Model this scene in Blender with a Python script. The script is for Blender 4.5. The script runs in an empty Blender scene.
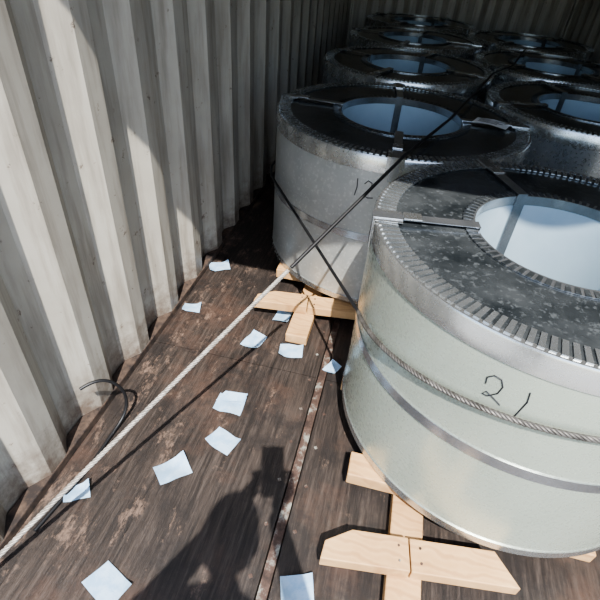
import bpy, bmesh, math, random
from mathutils import Vector, Matrix
random.seed(7)
sc = bpy.context.scene
COL = sc.collection
H = 1.40

# ------------------------------------------------------------ helpers
def new_mat(name, base=(0.5,0.5,0.5), rough=0.5, metal=0.0):
    m = bpy.data.materials.new(name); m.use_nodes = True
    b = m.node_tree.nodes['Principled BSDF']
    b.inputs['Base Color'].default_value = (*base,1)
    b.inputs['Roughness'].default_value = rough
    b.inputs['Metallic'].default_value = metal
    return m
def N(m, t, **kw):
    n = m.node_tree.nodes.new(t)
    for k,v in kw.items(): setattr(n,k,v)
    return n
def L(m,a,b): m.node_tree.links.new(a,b)
def coords(m, scale=(1,1,1)):
    tc = N(m,'ShaderNodeTexCoord'); mp = N(m,'ShaderNodeMapping')
    mp.inputs['Scale'].default_value = scale
    L(m, tc.outputs['Object'], mp.inputs['Vector']); return mp.outputs['Vector']
def noise(m, vec, scale, detail=6, rough=0.6):
    n = N(m,'ShaderNodeTexNoise'); n.inputs['Scale'].default_value=scale
    n.inputs['Detail'].default_value=detail; n.inputs['Roughness'].default_value=rough
    L(m,vec,n.inputs['Vector']); return n.outputs['Fac']
def ramp(m, fac, stops):
    r = N(m,'ShaderNodeValToRGB'); e=r.color_ramp.elements
    while len(e)<len(stops): e.new(0.5)
    for i,(p,c) in enumerate(stops):
        e[i].position=p; e[i].color=(*c,1) if len(c)==3 else c
    L(m,fac,r.inputs['Fac']); return r.outputs['Color']
def mix(m, fac, a, b, mode='MIX'):
    n = N(m,'ShaderNodeMix'); n.data_type='RGBA'; n.blend_type=mode
    if isinstance(fac,(int,float)): n.inputs[0].default_value=fac
    else: L(m,fac,n.inputs[0])
    for s,v in ((6,a),(7,b)):
        if isinstance(v,tuple): n.inputs[s].default_value=(*v,1)
        else: L(m,v,n.inputs[s])
    return n.outputs[2]
def bsdf(m): return m.node_tree.nodes['Principled BSDF']
def bump(m, h, strength=0.3, dist=0.01):
    b=N(m,'ShaderNodeBump'); b.inputs['Strength'].default_value=strength
    b.inputs['Distance'].default_value=dist
    L(m,h,b.inputs['Height']); L(m,b.outputs['Normal'],bsdf(m).inputs['Normal'])

def obj(name, verts, faces, mats=(), parent=None, fmat=None, smooth=False):
    me = bpy.data.meshes.new(name); me.from_pydata([tuple(v) for v in verts],[],faces)
    for mt in mats: me.materials.append(mt)
    if fmat:
        for p,i in zip(me.polygons,fmat): p.material_index=i
    if smooth:
        for p in me.polygons: p.use_smooth=True
    me.update()
    o = bpy.data.objects.new(name, me); COL.objects.link(o)
    if parent: o.parent = parent
    return o
def empty(name, loc=(0,0,0)):
    e = bpy.data.objects.new(name,None); e.location=loc; e.empty_display_size=0.1
    COL.objects.link(e); return e
def fixn(o):
    bm=bmesh.new(); bm.from_mesh(o.data); bmesh.ops.recalc_face_normals(bm,faces=bm.faces)
    bm.to_mesh(o.data); bm.free()
def boxdata(c, s, rot=0.0, V=None, F=None):
    V = [] if V is None else V; F = [] if F is None else F
    n=len(V); ca,sa=math.cos(rot),math.sin(rot)
    for dz in (-.5,.5):
        for dx,dy in ((-.5,-.5),(.5,-.5),(.5,.5),(-.5,.5)):
            x,y=dx*s[0],dy*s[1]
            V.append((c[0]+x*ca-y*sa, c[1]+x*sa+y*ca, c[2]+dz*s[2]))
    F += [(n+3,n+2,n+1,n),(n+4,n+5,n+6,n+7),(n,n+1,n+5,n+4),(n+1,n+2,n+6,n+5),(n+2,n+3,n+7,n+6),(n+3,n,n+4,n+7)]
    return V,F
def bevel(o,w=0.004,seg=2):
    b=o.modifiers.new('bevel','BEVEL'); b.width=w; b.segments=seg; b.limit_method='ANGLE'
def prism(name, pts, z0, z1, mats, parent=None):
    n=len(pts); V=[(x,y,z0) for x,y in pts]+[(x,y,z1) for x,y in pts]
    F=[tuple(range(n-1,-1,-1)), tuple(range(n,2*n))]+[(i,(i+1)%n,n+(i+1)%n,n+i) for i in range(n)]
    o=obj(name,V,F,mats,parent); bevel(o,0.003,2); return o
def lathe(name, prof, mats, parent, seg=128, closed=True, pm=None):
    V=[];F=[];M=[]; n=len(prof)
    for i in range(seg):
        a=2*math.pi*i/seg
        for r,z in prof: V.append((r*math.cos(a),r*math.sin(a),z))
    for i in range(seg):
        j=(i+1)%seg
        for k in range(n if closed else n-1):
            k2=(k+1)%n
            F.append((i*n+k,j*n+k,j*n+k2,i*n+k2)); M.append(pm[k] if pm else 0)
    o=obj(name,V,F,mats,parent,M,True); fixn(o)
    o.data.set_sharp_from_angle(angle=math.radians(35)); return o
def curve(name, paths, r, mat, parent=None, res=3, cyc=False):
    cu=bpy.data.curves.new(name,'CURVE'); cu.dimensions='3D'; cu.bevel_depth=r; cu.bevel_resolution=res
    cu.use_fill_caps=True
    for pts in paths:
        s=cu.splines.new('POLY'); s.points.add(len(pts)-1); s.use_cyclic_u=cyc
        for p,q in zip(s.points,pts): p.co=(*q,1)
    cu.materials.append(mat)
    o=bpy.data.objects.new(name,cu); COL.objects.link(o)
    if parent: o.parent=parent
    return o
def resample(pts, step):
    out=[Vector(pts[0])]; 
    for a,b in zip(pts,pts[1:]):
        a=Vector(a);b=Vector(b); n=max(1,int((b-a).length/step))
        for i in range(1,n+1): out.append(a.lerp(b,i/n))
    return out
def wire_rope(name, pts, R, rs, strands, pitch, mat, parent=None):
    P=resample(pts,0.005); paths=[[] for _ in range(strands)]; d=0
    for i,p in enumerate(P):
        t=(P[min(i+1,len(P)-1)]-P[max(i-1,0)]).normalized()
        u=t.cross(Vector((0,0,1)))
        if u.length<1e-3: u=Vector((1,0,0))
        u.normalize(); v=t.cross(u)
        if i: d+=(p-P[i-1]).length
        for k in range(strands):
            a=2*math.pi*(d/pitch+k/strands)
            paths[k].append(p+u*(R*math.cos(a))+v*(R*math.sin(a)))
    return curve(name,paths,rs,mat,parent,2)

# ------------------------------------------------------------ materials
M_wall = new_mat('container_paint',(0.5,0.47,0.42),0.45)
v=coords(M_wall); n1=noise(M_wall,v,3.0,8); n2=noise(M_wall,v,22,8,0.7)
vs=coords(M_wall,(6,6,0.6)); n3=noise(M_wall,vs,4,6)
c=ramp(M_wall,n1,[(0.3,(0.32,0.295,0.25)),(0.7,(0.42,0.395,0.34))])
c=mix(M_wall,ramp(M_wall,n3,[(0.45,(0,0,0)),(0.68,(0.85,0.85,0.85))]),c,(0.215,0.19,0.155))
c=mix(M_wall,ramp(M_wall,n2,[(0.63,(0,0,0)),(0.69,(0.9,0.9,0.9))]),c,(0.10,0.065,0.045))
sx=N(M_wall,'ShaderNodeSeparateXYZ'); tc=N(M_wall,'ShaderNodeTexCoord'); L(M_wall,tc.outputs['Object'],sx.inputs[0])
mr=N(M_wall,'ShaderNodeMapRange'); mr.inputs[1].default_value=0.40; mr.inputs[2].default_value=0.0
L(M_wall,sx.outputs['Z'],mr.inputs[0])
mm=N(M_wall,'ShaderNodeMath',operation='MULTIPLY'); L(M_wall,mr.outputs[0],mm.inputs[0]); L(M_wall,n2,mm.inputs[1])
c=mix(M_wall,ramp(M_wall,mm.outputs[0],[(0.22,(0,0,0)),(0.5,(0.85,0.85,0.85))]),c,(0.11,0.075,0.055))
L(M_wall,c,bsdf(M_wall).inputs['Base Color']); bump(M_wall,n2,0.12,0.004)

M_floor = new_mat('weathered_plywood',(0.08,0.06,0.05),0.55)
v=coords(M_floor); vg=coords(M_floor,(75,4.5,1)); vg2=coords(M_floor,(12,1.6,1))
g=noise(M_floor,vg,1.0,8,0.75); g2=noise(M_floor,vg2,1.0,6,0.6); b1=noise(M_floor,v,2.4,8,0.7); b2=noise(M_floor,coords(M_floor,(1,0.5,1)),15,10,0.8)
b3=noise(M_floor,coords(M_floor,(1,1,1)),4.5,9,0.75)
c=ramp(M_floor,g,[(0.33,(0.006,0.005,0.0045)),(0.5,(0.028,0.021,0.0175)),(0.72,(0.080,0.063,0.053))])
c=mix(M_floor,ramp(M_floor,g2,[(0.50,(0,0,0)),(0.76,(0.6,0.6,0.6))]),c,(0.080,0.059,0.047))
c=mix(M_floor,ramp(M_floor,b1,[(0.50,(0,0,0)),(0.64,(0.55,0.55,0.55))]),c,(0.088,0.050,0.035))
c=mix(M_floor,ramp(M_floor,b3,[(0.40,(0.75,0.75,0.75)),(0.50,(0,0,0))]),c,(0.016,0.013,0.012))
sx=N(M_floor,'ShaderNodeSeparateXYZ'); tc=N(M_floor,'ShaderNodeTexCoord'); L(M_floor,tc.outputs['Object'],sx.inputs[0])
mr=N(M_floor,'ShaderNodeMapRange'); mr.inputs[1].default_value=-0.15; mr.inputs[2].default_value=-0.85; mr.inputs[3].default_value=0.0; mr.inputs[4].default_value=0.075
L(M_floor,sx.outputs['X'],mr.inputs[0])
ad=N(M_floor,'ShaderNodeMath',operation='ADD'); L(M_floor,mr.outputs[0],ad.inputs[0]); L(M_floor,b2,ad.inputs[1])
c=mix(M_floor,ramp(M_floor,ad.outputs[0],[(0.60,(0,0,0)),(0.68,(0.65,0.65,0.65))]),c,(0.20,0.135,0.10))
L(M_floor,c,bsdf(M_floor).inputs['Base Color'])
a=N(M_floor,'ShaderNodeMath',operation='ADD'); L(M_floor,g,a.inputs[0]); L(M_floor,b2,a.inputs[1])
bump(M_floor,a.outputs[0],0.7,0.006)

M_rust = new_mat('grimy_steel_strip',(0.25,0.12,0.07),0.6,0.3)
v=coords(M_rust); n=noise(M_rust,v,14,9,0.75)
L(M_rust,ramp(M_rust,n,[(0.40,(0.040,0.027,0.022)),(0.53,(0.10,0.062,0.048)),(0.62,(0.27,0.27,0.235))]),bsdf(M_rust).inputs['Base Color'])
M_rail = new_mat('dirty_rail',(0.05,0.035,0.03),0.8)
n=noise(M_rail,coords(M_rail),16,8,0.7)
L(M_rail,ramp(M_rail,n,[(0.4,(0.02,0.014,0.012)),(0.65,(0.10,0.065,0.045))]),bsdf(M_rail).inputs['Base Color'])

def galv(name, c0, c1, rough, metal, sc_=5, speck=0.0, bm_=0.05):
    m=new_mat(name,c0,rough,metal); v=coords(m); n=noise(m,v,sc_,6); n2=noise(m,v,70,3)
    c=ramp(m,n,[(0.35,c0),(0.65,c1)])
    if speck: c=mix(m,ramp(m,n2,[(0.55,(0,0,0)),(0.68,(speck,)*3)]),c,tuple(min(1,x*1.7) for x in c1))
    L(m,c,bsdf(m).inputs['Base Color'])
    L(m,ramp(m,n2,[(0.3,(rough*0.85,)*3),(0.7,(min(1,rough*1.2),)*3)]),bsdf(m).inputs['Roughness'])
    bump(m,n,bm_,0.01); return m
M_wrapA = galv('galvanised_wrap_grey',(0.35,0.36,0.345),(0.44,0.45,0.43),0.36,0.5,6,0.3)
M_wrapN = galv('galvanised_wrap_pale',(0.36,0.40,0.335),(0.42,0.46,0.39),0.28,0.4,2)
M_wrapB = galv('galvanised_wrap_dull',(0.32,0.34,0.34),(0.43,0.45,0.45),0.28,0.75,6)
M_top   = galv('dark_film_cover',(0.030,0.036,0.040),(0.105,0.115,0.12),0.20,0.55,7,0.7,0.35)  # high speck paints sun sparkle into the film colour as light flecks
M_bore  = galv('bore_liner',(0.31,0.41,0.48),(0.40,0.50,0.56),0.4,0.1,3)
M_ring  = galv('steel_edge_protector',(0.47,0.48,0.47),(0.62,0.63,0.62),0.25,0.9,3)
M_tab   = galv('crimped_steel',(0.36,0.38,0.38),(0.52,0.54,0.54),0.25,0.85,10)
M_strap = galv('steel_strap',(0.42,0.44,0.46),(0.57,0.59,0.61),0.22,0.9,12)
M_ink = new_mat('marker_ink',(0.012,0.012,0.016),0.6)
M_rope = galv('wire_rope_steel',(0.19,0.175,0.155),(0.38,0.355,0.32),0.45,0.3,60)
M_rope_d = galv('wire_rope_dark',(0.06,0.055,0.05),(0.14,0.13,0.12),0.45,0.5,40)
M_black = new_mat('shade_black',(0.008,0.008,0.009),0.5)  # near-black standing in for shade on the ropes and a rope's shadow

M_wood = new_mat('pine_board',(0.6,0.42,0.25),0.65)
v=coords(M_wood); n=noise(M_wood,v,5,5); n2=noise(M_wood,coords(M_wood,(40,40,40)),1,4)
w=N(M_wood,'ShaderNodeTexWave'); w.inputs['Scale'].default_value=9; w.inputs['Distortion'].default_value=7; w.inputs['Detail'].default_value=3
w.bands_direction='Y'
L(M_wood,v,w.inputs['Vector'])
c=ramp(M_wood,w.outputs['Fac'],[(0.0,(0.46,0.27,0.12)),(0.6,(0.53,0.33,0.155)),(1.0,(0.34,0.18,0.075))])
c=mix(M_wood,0.5,c,ramp(M_wood,n,[(0.3,(0.34,0.19,0.085)),(0.7,(0.60,0.40,0.21))]))
L(M_wood,c,bsdf(M_wood).inputs['Base Color']); bump(M_wood,n2,0.15,0.003)

M_paper = new_mat('pale_blue_paper',(0.62,0.74,0.84),0.5)
n=noise(M_paper,coords(M_paper),30,3); n2=noise(M_paper,coords(M_paper,(1,8,1)),60,2)
c=ramp(M_paper,n,[(0.4,(0.27,0.41,0.56)),(0.6,(0.37,0.50,0.63))])
c=mix(M_paper,ramp(M_paper,n2,[(0.60,(0,0,0)),(0.66,(0.4,0.4,0.4))]),c,(0.20,0.32,0.50))
L(M_paper,c,bsdf(M_paper).inputs['Base Color'])
M_label = new_mat('label_paper',(0.6,0.61,0.59),0.6)
M_conc = new_mat('concrete',(0.32,0.31,0.29),0.9)
n=noise(M_conc,coords(M_conc),4,8)
L(M_conc,ramp(M_conc,n,[(0.3,(0.25,0.24,0.225)),(0.7,(0.36,0.35,0.325))]),bsdf(M_conc).inputs['Base Color'])
M_skin=new_mat('skin',(0.55,0.34,0.24),0.5); M_hair=new_mat('black_hair',(0.012,0.01,0.009),0.45)
M_shirt=new_mat('navy_shirt',(0.04,0.06,0.12),0.8); M_pants=new_mat('grey_trousers',(0.09,0.09,0.095),0.85)
M_shoe=new_mat('work_shoe',(0.03,0.025,0.02),0.5); M_eye=new_mat('eye_white',(0.8,0.78,0.75),0.2); M_lip=new_mat('lips',(0.42,0.18,0.15),0.5)
M_phone=new_mat('phone_body',(0.02,0.02,0.025),0.2)

# ------------------------------------------------------------ container
XL, XR, YB, YF, ZC = -0.85, 1.50, 6.20, 0.05, 2.39
YR = 0.45
def corr_profile(a, b, pitch=0.278, depth=0.046):
    pts=[]; x=a
    while x<b:
        for dx,d in ((0,0),(0.072,0),(0.139,-depth),(0.211,-depth)):
            if x+dx<b: pts.append((x+dx,d))
        x+=pitch
    pts.append((b,pts[-1][1])); return pts
def corr_wall(name, axis, a, b, pos, sign, z0, z1):
    pr=corr_profile(a,b); V=[];F=[]; n=len(pr)
    for t in (0,0.0016):
        for s,d in pr:
            q=pos+sign*(d-t)
            for z in (z0,z1):
                V.append((q,s,z) if axis=='Y' else (s,q,z))
    for i in range(n-1):
        F.append((2*i,2*i+2,2*i+3,2*i+1))
        o_=2*n; F.append((o_+2*i,o_+2*i+1,o_+2*i+3,o_+2*i+2))
    return obj(name,V,F,(M_wall,))
corr_wall('wall_left','Y',YF,YB,XL,1,0.0,ZC)
corr_wall('wall_right','Y',YF,YB,XR,-1,0.0,ZC)
corr_wall('wall_back','X',XL-0.04,XR+0.04,YB,-1,0.0,ZC)
V,F=boxdata(((XL+XR)/2,(YR+YB)/2+0.03,ZC+0.02),(XR-XL+0.12,YB-YR+0.14,0.04)); obj('ceiling',V,F,(M_wall,))
for i,(c_,s_) in enumerate((((XL-0.02,(YF+YB)/2,0.015),(0.046,YB-YF,0.035)),((XR+0.02,(YF+YB)/2,0.015),(0.046,YB-YF,0.035)),(((XL+XR)/2,YB+0.015,0.015),(XR-XL,0.046,0.035)))):
    V,F=boxdata(c_,s_); o=obj('trim_%d'%(i+1),V,F,(M_rail,)); bevel(o)
for i,xx in enumerate((XL-0.03,XR+0.03)):
    V,F=boxdata((xx,YB+0.02,ZC/2),(0.09,0.10,ZC)); o=obj('trim_%d'%(i+4),V,F,(M_wall,)); bevel(o)
V=[];F=[]
xs=[XL-0.04,-0.137,-0.103,XR+0.04]
ys=[YF,1.27,2.49,3.71,4.93,YB+0.04]
for (x0,x1) in ((xs[0],xs[1]),(xs[2],xs[3])):
    for y0,y1 in zip(ys,ys[1:]):
        boxdata(((x0+x1)/2,(y0+y1)/2,-0.014),(x1-x0-0.003,y1-y0-0.003,0.028),0,V,F)
boxdata(((xs[0]+xs[3])/2,(YF+YB)/2,-0.04),(xs[3]-xs[0],YB-YF,0.02),0,V,F)
nfl=len(F)
boxdata((-0.12,(YF+YB)/2,-0.016),(0.028,YB-YF,0.026),0,V,F)
fm=[0]*nfl+[1]*(len(F)-nfl)
y=0.2
while y<YB:
    for dx in (-0.045,0.045,):
        k=len(F); boxdata((-0.12+dx,y,0.0005),(0.010,0.010,0.002),0.6,V,F); fm+= [1]*(len(F)-k)
    y+=0.15
obj('floor',V,F,(M_floor,M_rust),None,fm)
V,F=boxdata((0.3,-3.0,-0.04),(14,6.06,0.06)); obj('ground',V,F,(M_conc,))

# ------------------------------------------------------------ coils
def tabs(name, r0, r1, z, n, parent, frac=0.62, th=0.004, mat=None):
    V=[];F=[]
    for i in range(n):
        a0=2*math.pi*i/n; a1=a0+2*math.pi*frac/n; b=len(V)
        for zz in (z,z+th):
            for r,a in ((r0,a0),(r1,a0),(r1,a1),(r0,a1)):
                V.append((r*math.cos(a),r*math.sin(a),zz - (0.002 if r==r0 else 0)))
        F+=[(b+4,b+5,b+6,b+7),(b,b+1,b+5,b+4),(b+1,b+2,b+6,b+5),(b+2,b+3,b+7,b+6),(b+3,b,b+4,b+7)]
    return obj(name,V,F,(mat or M_tab,),parent)
def arcbox(name, r, th, az, w, z0, z1, mat, parent):
    V=[];F=[]; n=6
    for i in range(n+1):
        a=az+(i/n-.5)*w/r
        for rr in (r,r+th):
            for z in (z0,z1): V.append((rr*math.cos(a),rr*math.sin(a),z))
    for i in range(n):
        b=4*i
        F+=[(b+2,b+6,b+7,b+3),(b,b+1,b+5,b+4),(b+1,b+3,b+7,b+5),(b,b+4,b+6,b+2)]
    F+=[(0,2,3,1),(4*n,4*n+1,4*n+3,4*n+2)]
    o=obj(name,V,F,(mat,),parent); fixn(o); return o
def coil(x,y,R,ri,z0,z1,wrap,straps,bands=(0.5,)):
    e=empty('steel_coil',(x,y,z0)); h=z1-z0
    lathe('wrapped_body',[(R,0.006),(R,h-0.004),(ri,h-0.004),(ri,0.006)],(wrap,M_top,M_bore),e,160,True,[0,1,2,1])
    rr=R+0.0035
    lathe('edge_ring_top',[(R,h-0.062),(rr,h-0.062),(rr+0.0015,h-0.006),(rr-0.002,h),(R-0.012,h+0.001),(R-0.012,h-0.003),(R,h-0.005)],(M_ring,),e,160)
    lathe('edge_ring_bottom',[(R,0.030),(rr,0.030),(rr+0.001,0.004),(rr-0.002,0),(R-0.05,0),(R-0.05,0.005),(R,0.005)],(M_ring,),e,160)
    lathe('rim_flange',[(R-0.012,h-0.003),(R-0.012,h),(R-0.06,h-0.0015),(R-0.06,h-0.003)],(M_top,),e,160)
    tabs('rim_crimps',R-0.058,R-0.006,h,150,e,0.6)
    lathe('bore_flange',[(ri-0.003,h-0.03),(ri-0.003,h),(ri+0.03,h-0.001),(ri+0.03,h-0.003),(ri,h-0.003),(ri,h-0.03)],(M_strap,),e,128)
    tabs('bore_crimps',ri+0.002,ri+0.032,h,80,e,0.6,0.002,M_top)
    for i,b in enumerate(bands):
        lathe('girth_band_%d'%i,[(R+0.0005,h*b-0.016),(R+0.003,h*b-0.016),(R+0.003,h*b+0.016),(R+0.0005,h*b+0.016)],(M_strap,),e,160)
    for i,az in enumerate(straps):
        a=math.radians(az); rm=(ri+R)/2
        V,F=boxdata((rm*math.cos(a),rm*math.sin(a),h+0.0075),(R-ri+0.016,0.034,0.0025),a)
        obj('eye_strap_%d'%i,V,F,(M_strap,),e)
        arcbox('strap_drop_%d'%i,R+0.0055,0.002,a,0.034,h-0.09,h+0.008,M_strap,e)
        arcbox('strap_inner_%d'%i,ri-0.006,0.002,a,0.034,0.02,h+0.008,M_strap,e)
        arcbox('corner_guard_%d'%i,R+0.004,0.0015,a,0.065,h-0.05,h+0.006,M_ring,e)
        rs=R-0.10
        V,F=boxdata((rs*math.cos(a),rs*math.sin(a),h+0.011),(0.05,0.040,0.005),a); o=obj('strap_seal_%d'%i,V,F,(M_ring,),e); bevel(o,0.0015)
        V,F=boxdata(((R-0.035)*math.cos(a),(R-0.035)*math.sin(a),h+0.005),(0.075,0.065,0.002),a); obj('corner_guard_top_%d'%i,V,F,(M_ring,),e)
    return e
Z0,Z1=0.10,0.80
near=coil(0.495,1.232,0.525,0.25,Z0,Z1+0.01,M_wrapN,(188,112,20,290))
cA=coil(-0.02,2.235,0.565,0.28,Z0,Z1-0.01,M_wrapA,(272,176,95,5))
coil(-0.05,3.37,0.54,0.27,Z0,Z1,M_wrapB,(250,160,70,340))
coil(-0.05,4.47,0.54,0.27,Z0,Z1,M_wrapB,(260,170,80,350))
coil(-0.04,5.57,0.54,0.27,Z0,Z1,M_wrapB,(240,150,60,330))
coil(0.94,2.80,0.53,0.27,Z0,Z1,M_wrapB,(200,110,20,290))
coil(0.94,3.90,0.53,0.27,Z0,Z1,M_wrapB,(215,125,35,305))
coil(0.94,5.00,0.53,0.27,Z0,Z1,M_wrapB,(230,140,50,320))

def marks(parent, R, az, z, strokes, r=0.0028):
    out=[]
    for s in strokes:
        p=[]
        for u,w_ in s:
            a=math.radians(az)+u/R; p.append((( R+0.001)*math.cos(a),(R+0.001)*math.sin(a),z+w_))
        out.append(p)
    curve('handwritten_mark',out,r,M_ink,parent,1)
two=[(-0.062,0.010),(-0.064,0.026),(-0.054,0.038),(-0.040,0.036),(-0.033,0.020),(-0.036,0.000),(-0.050,-0.018),(-0.060,-0.018),(-0.055,-0.008),(-0.040,-0.016),(-0.024,-0.026)]
marks(near,0.525,253.8,0.562,[[(u*1.15,w_*1.1) for u,w_ in two],[(0.012,0.038),(0.016,0.01),(0.006,-0.052)]],0.0016)
marks(cA,0.565,262,0.555,[[(-0.03,0.035),(-0.028,0.0),(-0.034,-0.035)],[(0.0,0.02),(0.012,0.035),(0.028,0.028),(0.026,0.005),(0.008,-0.03),(0.02,-0.034),(0.04,-0.03)]],0.0020)
V=[(-.075,-.045,0),(.075,-.045,0),(.075,.045,0.002),(-.075,.045,0.001),(0,-.045,0.006),(0,.045,0.007)]
o=obj('label_sheet',V,[(0,4,5,3),(4,1,2,5)],(M_label,)); o.location=(0.40,0.02,0.70); o.rotation_euler=(0,0,-0.35); o.parent=cA
ln=[]
for k in range(4):
    ln.append([(-0.055,0.025-0.016*k,0.0065),(0.05-0.02*(k%2),0.025-0.016*k,0.0065)])
oo=curve('label_print',ln,0.0009,M_ink,o,1)

# ------------------------------------------------------------ pallets
def pallet(x,y,R,longarm=True):
    e=empty('wooden_pallet',(x,y,0))
    k=0
    for sx_ in (-0.25,0.25):
        y0=-0.80 if (longarm and sx_<0) else -0.44
        V,F=boxdata((sx_,(y0+0.44)/2,0.025),(0.095,0.44-y0,0.046)); o=obj('runner_%d'%k,V,F,(M_wood,),e); bevel(o); k+=1
    for j,yy in enumerate((-0.37,0.0,0.37)):
        hl=0.46 if yy else 0.53
        if j==0: hl=0.45
        V,F=boxdata((0,yy,0.074),(2*hl,0.085,0.050)); o=obj('deck_board_%d'%j,V,F,(M_wood,),e); bevel(o)
    if longarm:
        a=0.12
        def rp(px,py):
            return (-0.245+px*math.cos(a)-py*math.sin(a), -0.60+px*math.sin(a)+py*math.cos(a))
        prism('mitred_bar_left',[rp(*q) for q in ((-0.245,-0.045),(-0.002,-0.045),(-0.002,0.045),(-0.16,0.045),(-0.235,0.005))],0.049,0.092,(M_wood,),e)
        prism('mitred_bar_right',[rp(*q) for q in ((0.002,-0.045),(0.29,-0.045),(0.24,0.045),(0.002,0.045))],0.049,0.090,(M_wood,),e)
        nails=[]
        for q in ((-0.03,0.02),(-0.03,-0.02),(0.03,0.02),(0.03,-0.02)):
            p=rp(*q); nails.append([(p[0],p[1],0.088),(p[0],p[1],0.0935)])
        curve('nails',nails,0.0035,M_rust,e,2)
    return e
pallet(0.495,1.232,0.525); pallet(-0.02,2.235,0.565)
for x,y in ((-0.05,3.37),(-0.05,4.47),(-0.04,5.57),(0.94,2.80),(0.94,3.90),(0.94,5.00)): pallet(x,y,0.54,False)

# ------------------------------------------------------------ lashing ropes
e=empty('lashing_rope')
P0=Vector((-0.675,0.531,0.20)); PR=Vector((0.028,1.665,0.812)); d=(P0-PR)
PA=PR+d*1.22
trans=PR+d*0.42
wire_rope('wire_strands',[PA,trans],0.0042,0.0031,4,0.05,M_rope,e)
curve('rope_painted_shade',[resample([trans+(-d*0.01),PR,(0.20,2.20,0.815),(0.46,3.2,0.83),(0.62,3.55,0.83),(0.80,4.3,0.83)],0.05)],0.0060,M_black,e,3)  # same rope continued; its shaded length is painted black
ring=[(PA.x+0.03*math.cos(t)*0.6-0.012,PA.y-0.02+0.03*math.cos(t),PA.z-0.01+0.03*math.sin(t)) for t in [i*math.pi/10 for i in range(20)]]
curve('anchor_ring',[ring],0.005,M_rust,e,3,True)
e2=empty('girth_lashing')
cx,cy,R=0.495,1.232,0.525+0.012
t0=math.radians(196)
pt=[]
for i in range(0,40):
    t=t0+i*math.radians(160)/39; pt.append(Vector((cx+R*math.cos(t),cy+R*math.sin(t),0.53+0.12*math.sin(min(1,i/26)*math.pi/2))))
curve('black_lashing',[[Vector((-0.45,2.62,0.47)),Vector((-0.55,2.45,0.48)),Vector((-0.598,2.28,0.49)),Vector((-0.594,2.12,0.495)),Vector((-0.56,2.0,0.50)),pt[0]]],0.0055,M_black,e2,3)
wire_rope('wire_wrap',pt,0.0042,0.0034,4,0.045,M_rope_d,e2)
e3=empty('rope_shadow_cord')  # black cord shaped to stand in for the shadow of a rope tail
cp=[(-0.835,0.80,0.22),(-0.80,0.84,0.24),(-0.76,0.88,0.20),(-0.745,0.90,0.10),(-0.755,0.87,0.02),(-0.77,0.78,0.008),(-0.765,0.68,0.008),(-0.78,0.58,0.008),(-0.80,0.45,0.008)]
cu=curve('shadow_cord',[cp],0.0055,M_black,e3,3)
cu.data.splines.clear(); s=cu.data.splines.new('NURBS'); s.points.add(len(cp)-1)
for p,q in zip(s.points,cp): p.co=(*q,1)
s.use_endpoint_u=True; s.order_u=4

# ------------------------------------------------------------ scattered papers
papers=[(-0.795,1.88,0.5,1),(-0.79,1.52,0.2,.75),(-0.37,1.595,1.5,.9),(-0.446,1.394,1.25,.95),(-0.276,1.382,0.15,.95),
        (-0.088,1.337,1.1,.65),(-0.424,1.037,0.0,1.0),(-0.392,0.883,-0.35,0.95),(-0.509,0.734,0.8,1.0),(-0.755,0.585,0.6,.7),
        (-0.525,0.378,-0.4,1.0),(-0.033,0.501,0.3,0.85)]
for i,(x,y,r,s_) in enumerate(papers):
    nx,ny=9,7; V=[];F=[]
    ph=random.random()*6; am=random.uniform(0.003,0.008)
    for j in range(ny):
        for k in range(nx):
            u=k/(nx-1)-.5; w_=j/(ny-1)-.5
            V.append((u*0.105*s_,w_*0.078*s_,0.003+am*(1+math.sin(5*u+3.5*w_+ph))*0.7+ 0.05*max(0,abs(u+0.3*w_)-0.38)))
    for j in range(ny-1):
        for k in range(nx-1):
            b=j*nx+k; F.append((b,b+1,b+nx+1,b+nx))
    if i==6:
        b0=len(V)
        V+=[(-0.055,0.0,0.016),(0.045,0.02,0.014),(0.052,0.055,0.024),(-0.035,0.048,0.020)]; F.append((b0,b0+1,b0+2,b0+3))
    o=obj('paper_sheet',V,F,(M_paper,),None,None,True); o.location=(x,y,0.0); o.rotation_euler=(0,0,r)

# ------------------------------------------------------------ camera
th=math.radians(38.3); yaw=math.radians(10.5); roll=math.atan2(0.0859,0.9963)
Fv=Vector((-math.sin(yaw),math.cos(yaw),0)); Rv=Vector((math.cos(yaw),math.sin(yaw),0)); Zv=Vector((0,0,1))
fw=math.cos(th)*Fv-math.sin(th)*Zv; up_=math.sin(th)*Fv+math.cos(th)*Zv
rt=math.cos(roll)*Rv+math.sin(roll)*up_; up=-math.sin(roll)*Rv+math.cos(roll)*up_
cam=bpy.data.cameras.new('camera'); cam.lens=27.6; cam.sensor_width=36; cam.clip_start=0.01
co=bpy.data.objects.new('camera',cam); COL.objects.link(co)
Mx=Matrix((rt,up,-fw)).transposed().to_4x4(); Mx.translation=Vector((0,0,H)); co.matrix_world=Mx
sc.camera=co

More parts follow.
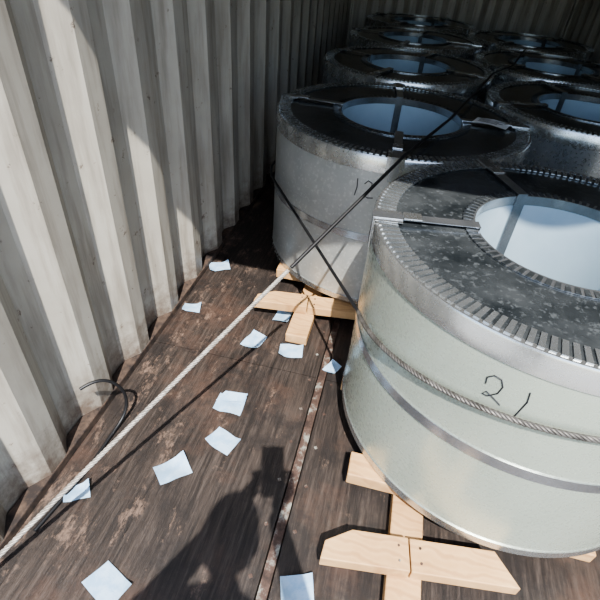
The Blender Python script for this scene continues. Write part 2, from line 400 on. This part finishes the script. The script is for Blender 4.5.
# ------------------------------------------------------------ photographer (casts the shadow on the floor)
ph=empty('photographer')
def skin(name, verts, edges, radii, mats, parent, sub=2):
    me=bpy.data.meshes.new(name); me.from_pydata([tuple(v) for v in verts],edges,[]); 
    o=bpy.data.objects.new(name,me); COL.objects.link(o)
    sk=o.modifiers.new('skin','SKIN'); sk.use_smooth_shade=True
    for i,r in enumerate(radii):
        r=r if isinstance(r,tuple) else (r,r)
        me.skin_vertices[0].data[i].radius=r; me.skin_vertices[0].data[i].use_root=(i==0)
    ss=o.modifiers.new('sub','SUBSURF'); ss.levels=sub; ss.render_levels=sub
    for m in mats: me.materials.append(m)
    o.parent=parent; return o
bx,by=0.0,-0.50
bv=[(0,by,.88),(0,by+.01,1.0),(0,by+.02,1.14),(0,by+.03,1.26),(0,by+.06,1.35),(0,by+.09,1.41),
    (-.10,by+.03,1.29),(-.185,by+.04,1.27),(-.235,by+.15,1.07),(-.10,by+.34,1.20),(-.055,by+.405,1.245),
    (.10,by+.03,1.29),(.185,by+.04,1.27),(.235,by+.15,1.07),(.10,by+.34,1.20),(.055,by+.405,1.245),
    (-.09,by,.82),(-.10,by+.02,.46),(-.11,by-.01,.09),(.09,by,.82),(.10,by+.03,.46),(.11,by,.09)]
be=[(0,1),(1,2),(2,3),(3,4),(4,5),(3,6),(6,7),(7,8),(8,9),(9,10),(3,11),(11,12),(12,13),(13,14),(14,15),(0,16),(16,17),(17,18),(0,19),(19,20),(20,21)]
br=[(.15,.11),(.135,.10),(.15,.105),(.14,.10),.055,.05,.08,.062,.045,.034,.025,.08,.062,.045,.034,.025,.088,.06,.042,.088,.06,.042]
body=skin('clothed_body',bv,be,br,(M_shirt,),ph)
dg=bpy.context.evaluated_depsgraph_get(); dg.update()
me=bpy.data.meshes.new_from_object(body.evaluated_get(dg)); body.modifiers.clear(); body.data=me
me.materials.clear()
for m in (M_shirt,M_pants,M_skin): me.materials.append(m)
for p in me.polygons:
    c_=p.center; p.use_smooth=True
    p.material_index = 1 if c_.z<0.90 else (2 if (c_.z>1.375 or (c_.y>by+.30)) else 0)
for s_ in (-1,1):
    skin('shoe_%s'%('l' if s_<0 else 'r'),[(s_*.11,by-.05,.04),(s_*.11,by+.05,.045),(s_*.12,by+.17,.033)],[(0,1),(1,2)],[(.045,.045),(.05,.045),(.042,.03)],(M_shoe,),ph)
hc=Vector((-0.005,-0.375,1.515))
bm=bmesh.new(); bmesh.ops.create_uvsphere(bm,u_segments=48,v_segments=32,radius=1)
for vtx in bm.verts:
    x,y,z=vtx.co
    wx=0.078*(1-0.22*max(0,-z)); wy=0.096; wz=0.115
    X,Y,Zz=x*wx,y*wy,z*wz
    if y>0: 
        Y*=0.93
        Y+=0.022*math.exp(-((X/0.011)**2))*math.exp(-(((Zz+0.012)/0.020)**2))
        Y-=0.008*math.exp(-(((abs(X)-0.031)/0.014)**2))*math.exp(-(((Zz-0.012)/0.012)**2))
        Y+=0.005*math.exp(-((X/0.022)**2))*math.exp(-(((Zz+0.052)/0.010)**2))
        Y+=0.006*math.exp(-((X/0.02)**2))*math.exp(-(((Zz+0.09)/0.018)**2))
    vtx.co=(X,Y,Zz)
mh=bpy.data.meshes.new('head'); bm.to_mesh(mh); bm.free()
for m in (M_skin,M_hair,M_lip): mh.materials.append(m)
for p in mh.polygons:
    p.use_smooth=True; c_=p.center
    if abs(c_.x)<0.022 and c_.y>0.05 and -0.06<c_.z<-0.045: p.material_index=2
head=bpy.data.objects.new('head',mh); COL.objects.link(head); head.parent=ph; head.location=hc; head.rotation_euler=(math.radians(-22),0,0)
bm=bmesh.new(); bmesh.ops.create_uvsphere(bm,u_segments=48,v_segments=32,radius=1)
for vtx in bm.verts:
    x,y,z=vtx.co; vtx.co=(x*0.084,y*0.102-0.004,z*0.122+0.003)
bmesh.ops.delete(bm,geom=[v_ for v_ in bm.verts if (v_.co.y>0.03 and v_.co.z<0.065) or (v_.co.z<-0.05) or (v_.co.y>-0.02 and v_.co.z<0.02)],context='VERTS')
hh=bpy.data.meshes.new('hair'); bm.to_mesh(hh); bm.free(); hh.materials.append(M_hair)
for p in hh.polygons: p.use_smooth=True
hair=bpy.data.objects.new('hair',hh); COL.objects.link(hair); hair.parent=head
for s_ in (-1,1):
    bm=bmesh.new(); bmesh.ops.create_uvsphere(bm,u_segments=16,v_segments=12,radius=0.0115); q=bpy.data.meshes.new('eye'); bm.to_mesh(q); bm.free()
    q.materials.append(M_eye); q.materials.append(M_hair)
    for p in q.polygons:
        p.use_smooth=True
        if p.center.y>0.0095: p.material_index=1
    o=bpy.data.objects.new('eye_%s'%('l' if s_<0 else 'r'),q); COL.objects.link(o); o.parent=head; o.location=(s_*0.031,0.072,0.012)
    bm=bmesh.new(); bmesh.ops.create_uvsphere(bm,u_segments=16,v_segments=12,radius=1); q=bpy.data.meshes.new('ear')
    for vtx in bm.verts: vtx.co=(vtx.co.x*0.010,vtx.co.y*0.018,vtx.co.z*0.031)
    bm.to_mesh(q); bm.free(); q.materials.append(M_skin)
    for p in q.polygons: p.use_smooth=True
    o=bpy.data.objects.new('ear_%s'%('l' if s_<0 else 'r'),q); COL.objects.link(o); o.parent=head; o.location=(s_*0.080,-0.005,-0.005)
pc=Vector((0,0,H))-up*0.062-fw*0.012+rt*0.018
V,F=boxdata((0,0,0),(0.076,0.162,0.008)); phn=obj('mobile_phone_slab',V,F,(M_phone,),ph); bevel(phn,0.003,3)
Mp=Matrix((rt,up,-fw)).transposed().to_4x4(); Mp.translation=pc; phn.matrix_world=Mp
for s_ in (-1,1):
    wr=Vector((s_*.055,by+.405,1.245))
    side=pc+rt*(s_*0.044)-up*0.035-fw*0.006
    palm=wr.lerp(side-fw*0.012,0.6)
    tag='l' if s_<0 else 'r'
    knb=side-fw*0.012-up*0.006+rt*(s_*0.010)
    skin('palm_'+tag,[wr,palm+rt*s_*0.006,knb],[(0,1),(1,2)],[(.024,.020),(.033,.018),(.034,.014)],(M_skin,),ph)
    for k,(lf) in enumerate((0.95,1.05,1.0,0.8)):
        b=knb+up*(0.030-0.019*k); 
        p1=b+rt*(s_*0.012)+fw*0.016; p2=p1+(fw*0.020-rt*s_*0.014)*lf; p3=p2-rt*s_*0.022*lf
        skin('finger_%s_%d'%(tag,k),[b,p1,p2,p3],[(0,1),(1,2),(2,3)],[.0095,.009,.0082,.007],(M_skin,),ph)
    tb=palm-rt*s_*0.008+up*0.012; 
    skin('thumb_'+tag,[tb,tb-fw*0.004+up*0.024-rt*s_*0.008,side-fw*0.016+up*0.022-rt*s_*0.012],[(0,1),(1,2)],[.013,.011,.009],(M_skin,),ph)

# ------------------------------------------------------------ light
sd=Vector((-0.166,0.637,-1.0)).normalized()
sl=bpy.data.lights.new('sun','SUN'); sl.energy=8.5; sl.angle=math.radians(0.53); sl.color=(1.0,0.97,0.92)
so=bpy.data.objects.new('sun',sl); COL.objects.link(so); so.rotation_euler=sd.to_track_quat('-Z','Y').to_euler(); so.location=(1,-5,7)
w=bpy.data.worlds.new('world'); sc.world=w; w.use_nodes=True
nt=w.node_tree; bg=nt.nodes['Background']; sky=nt.nodes.new('ShaderNodeTexSky')
sky.sky_type='NISHITA'; sky.sun_disc=False; sky.sun_elevation=math.radians(56.6); sky.sun_rotation=math.radians(165)
nt.links.new(sky.outputs[0],bg.inputs[0]); bg.inputs[1].default_value=0.34
sc.view_settings.view_transform='AgX'
try: sc.view_settings.look='AgX - Medium High Contrast'
except Exception: pass
sc.view_settings.exposure=0.5
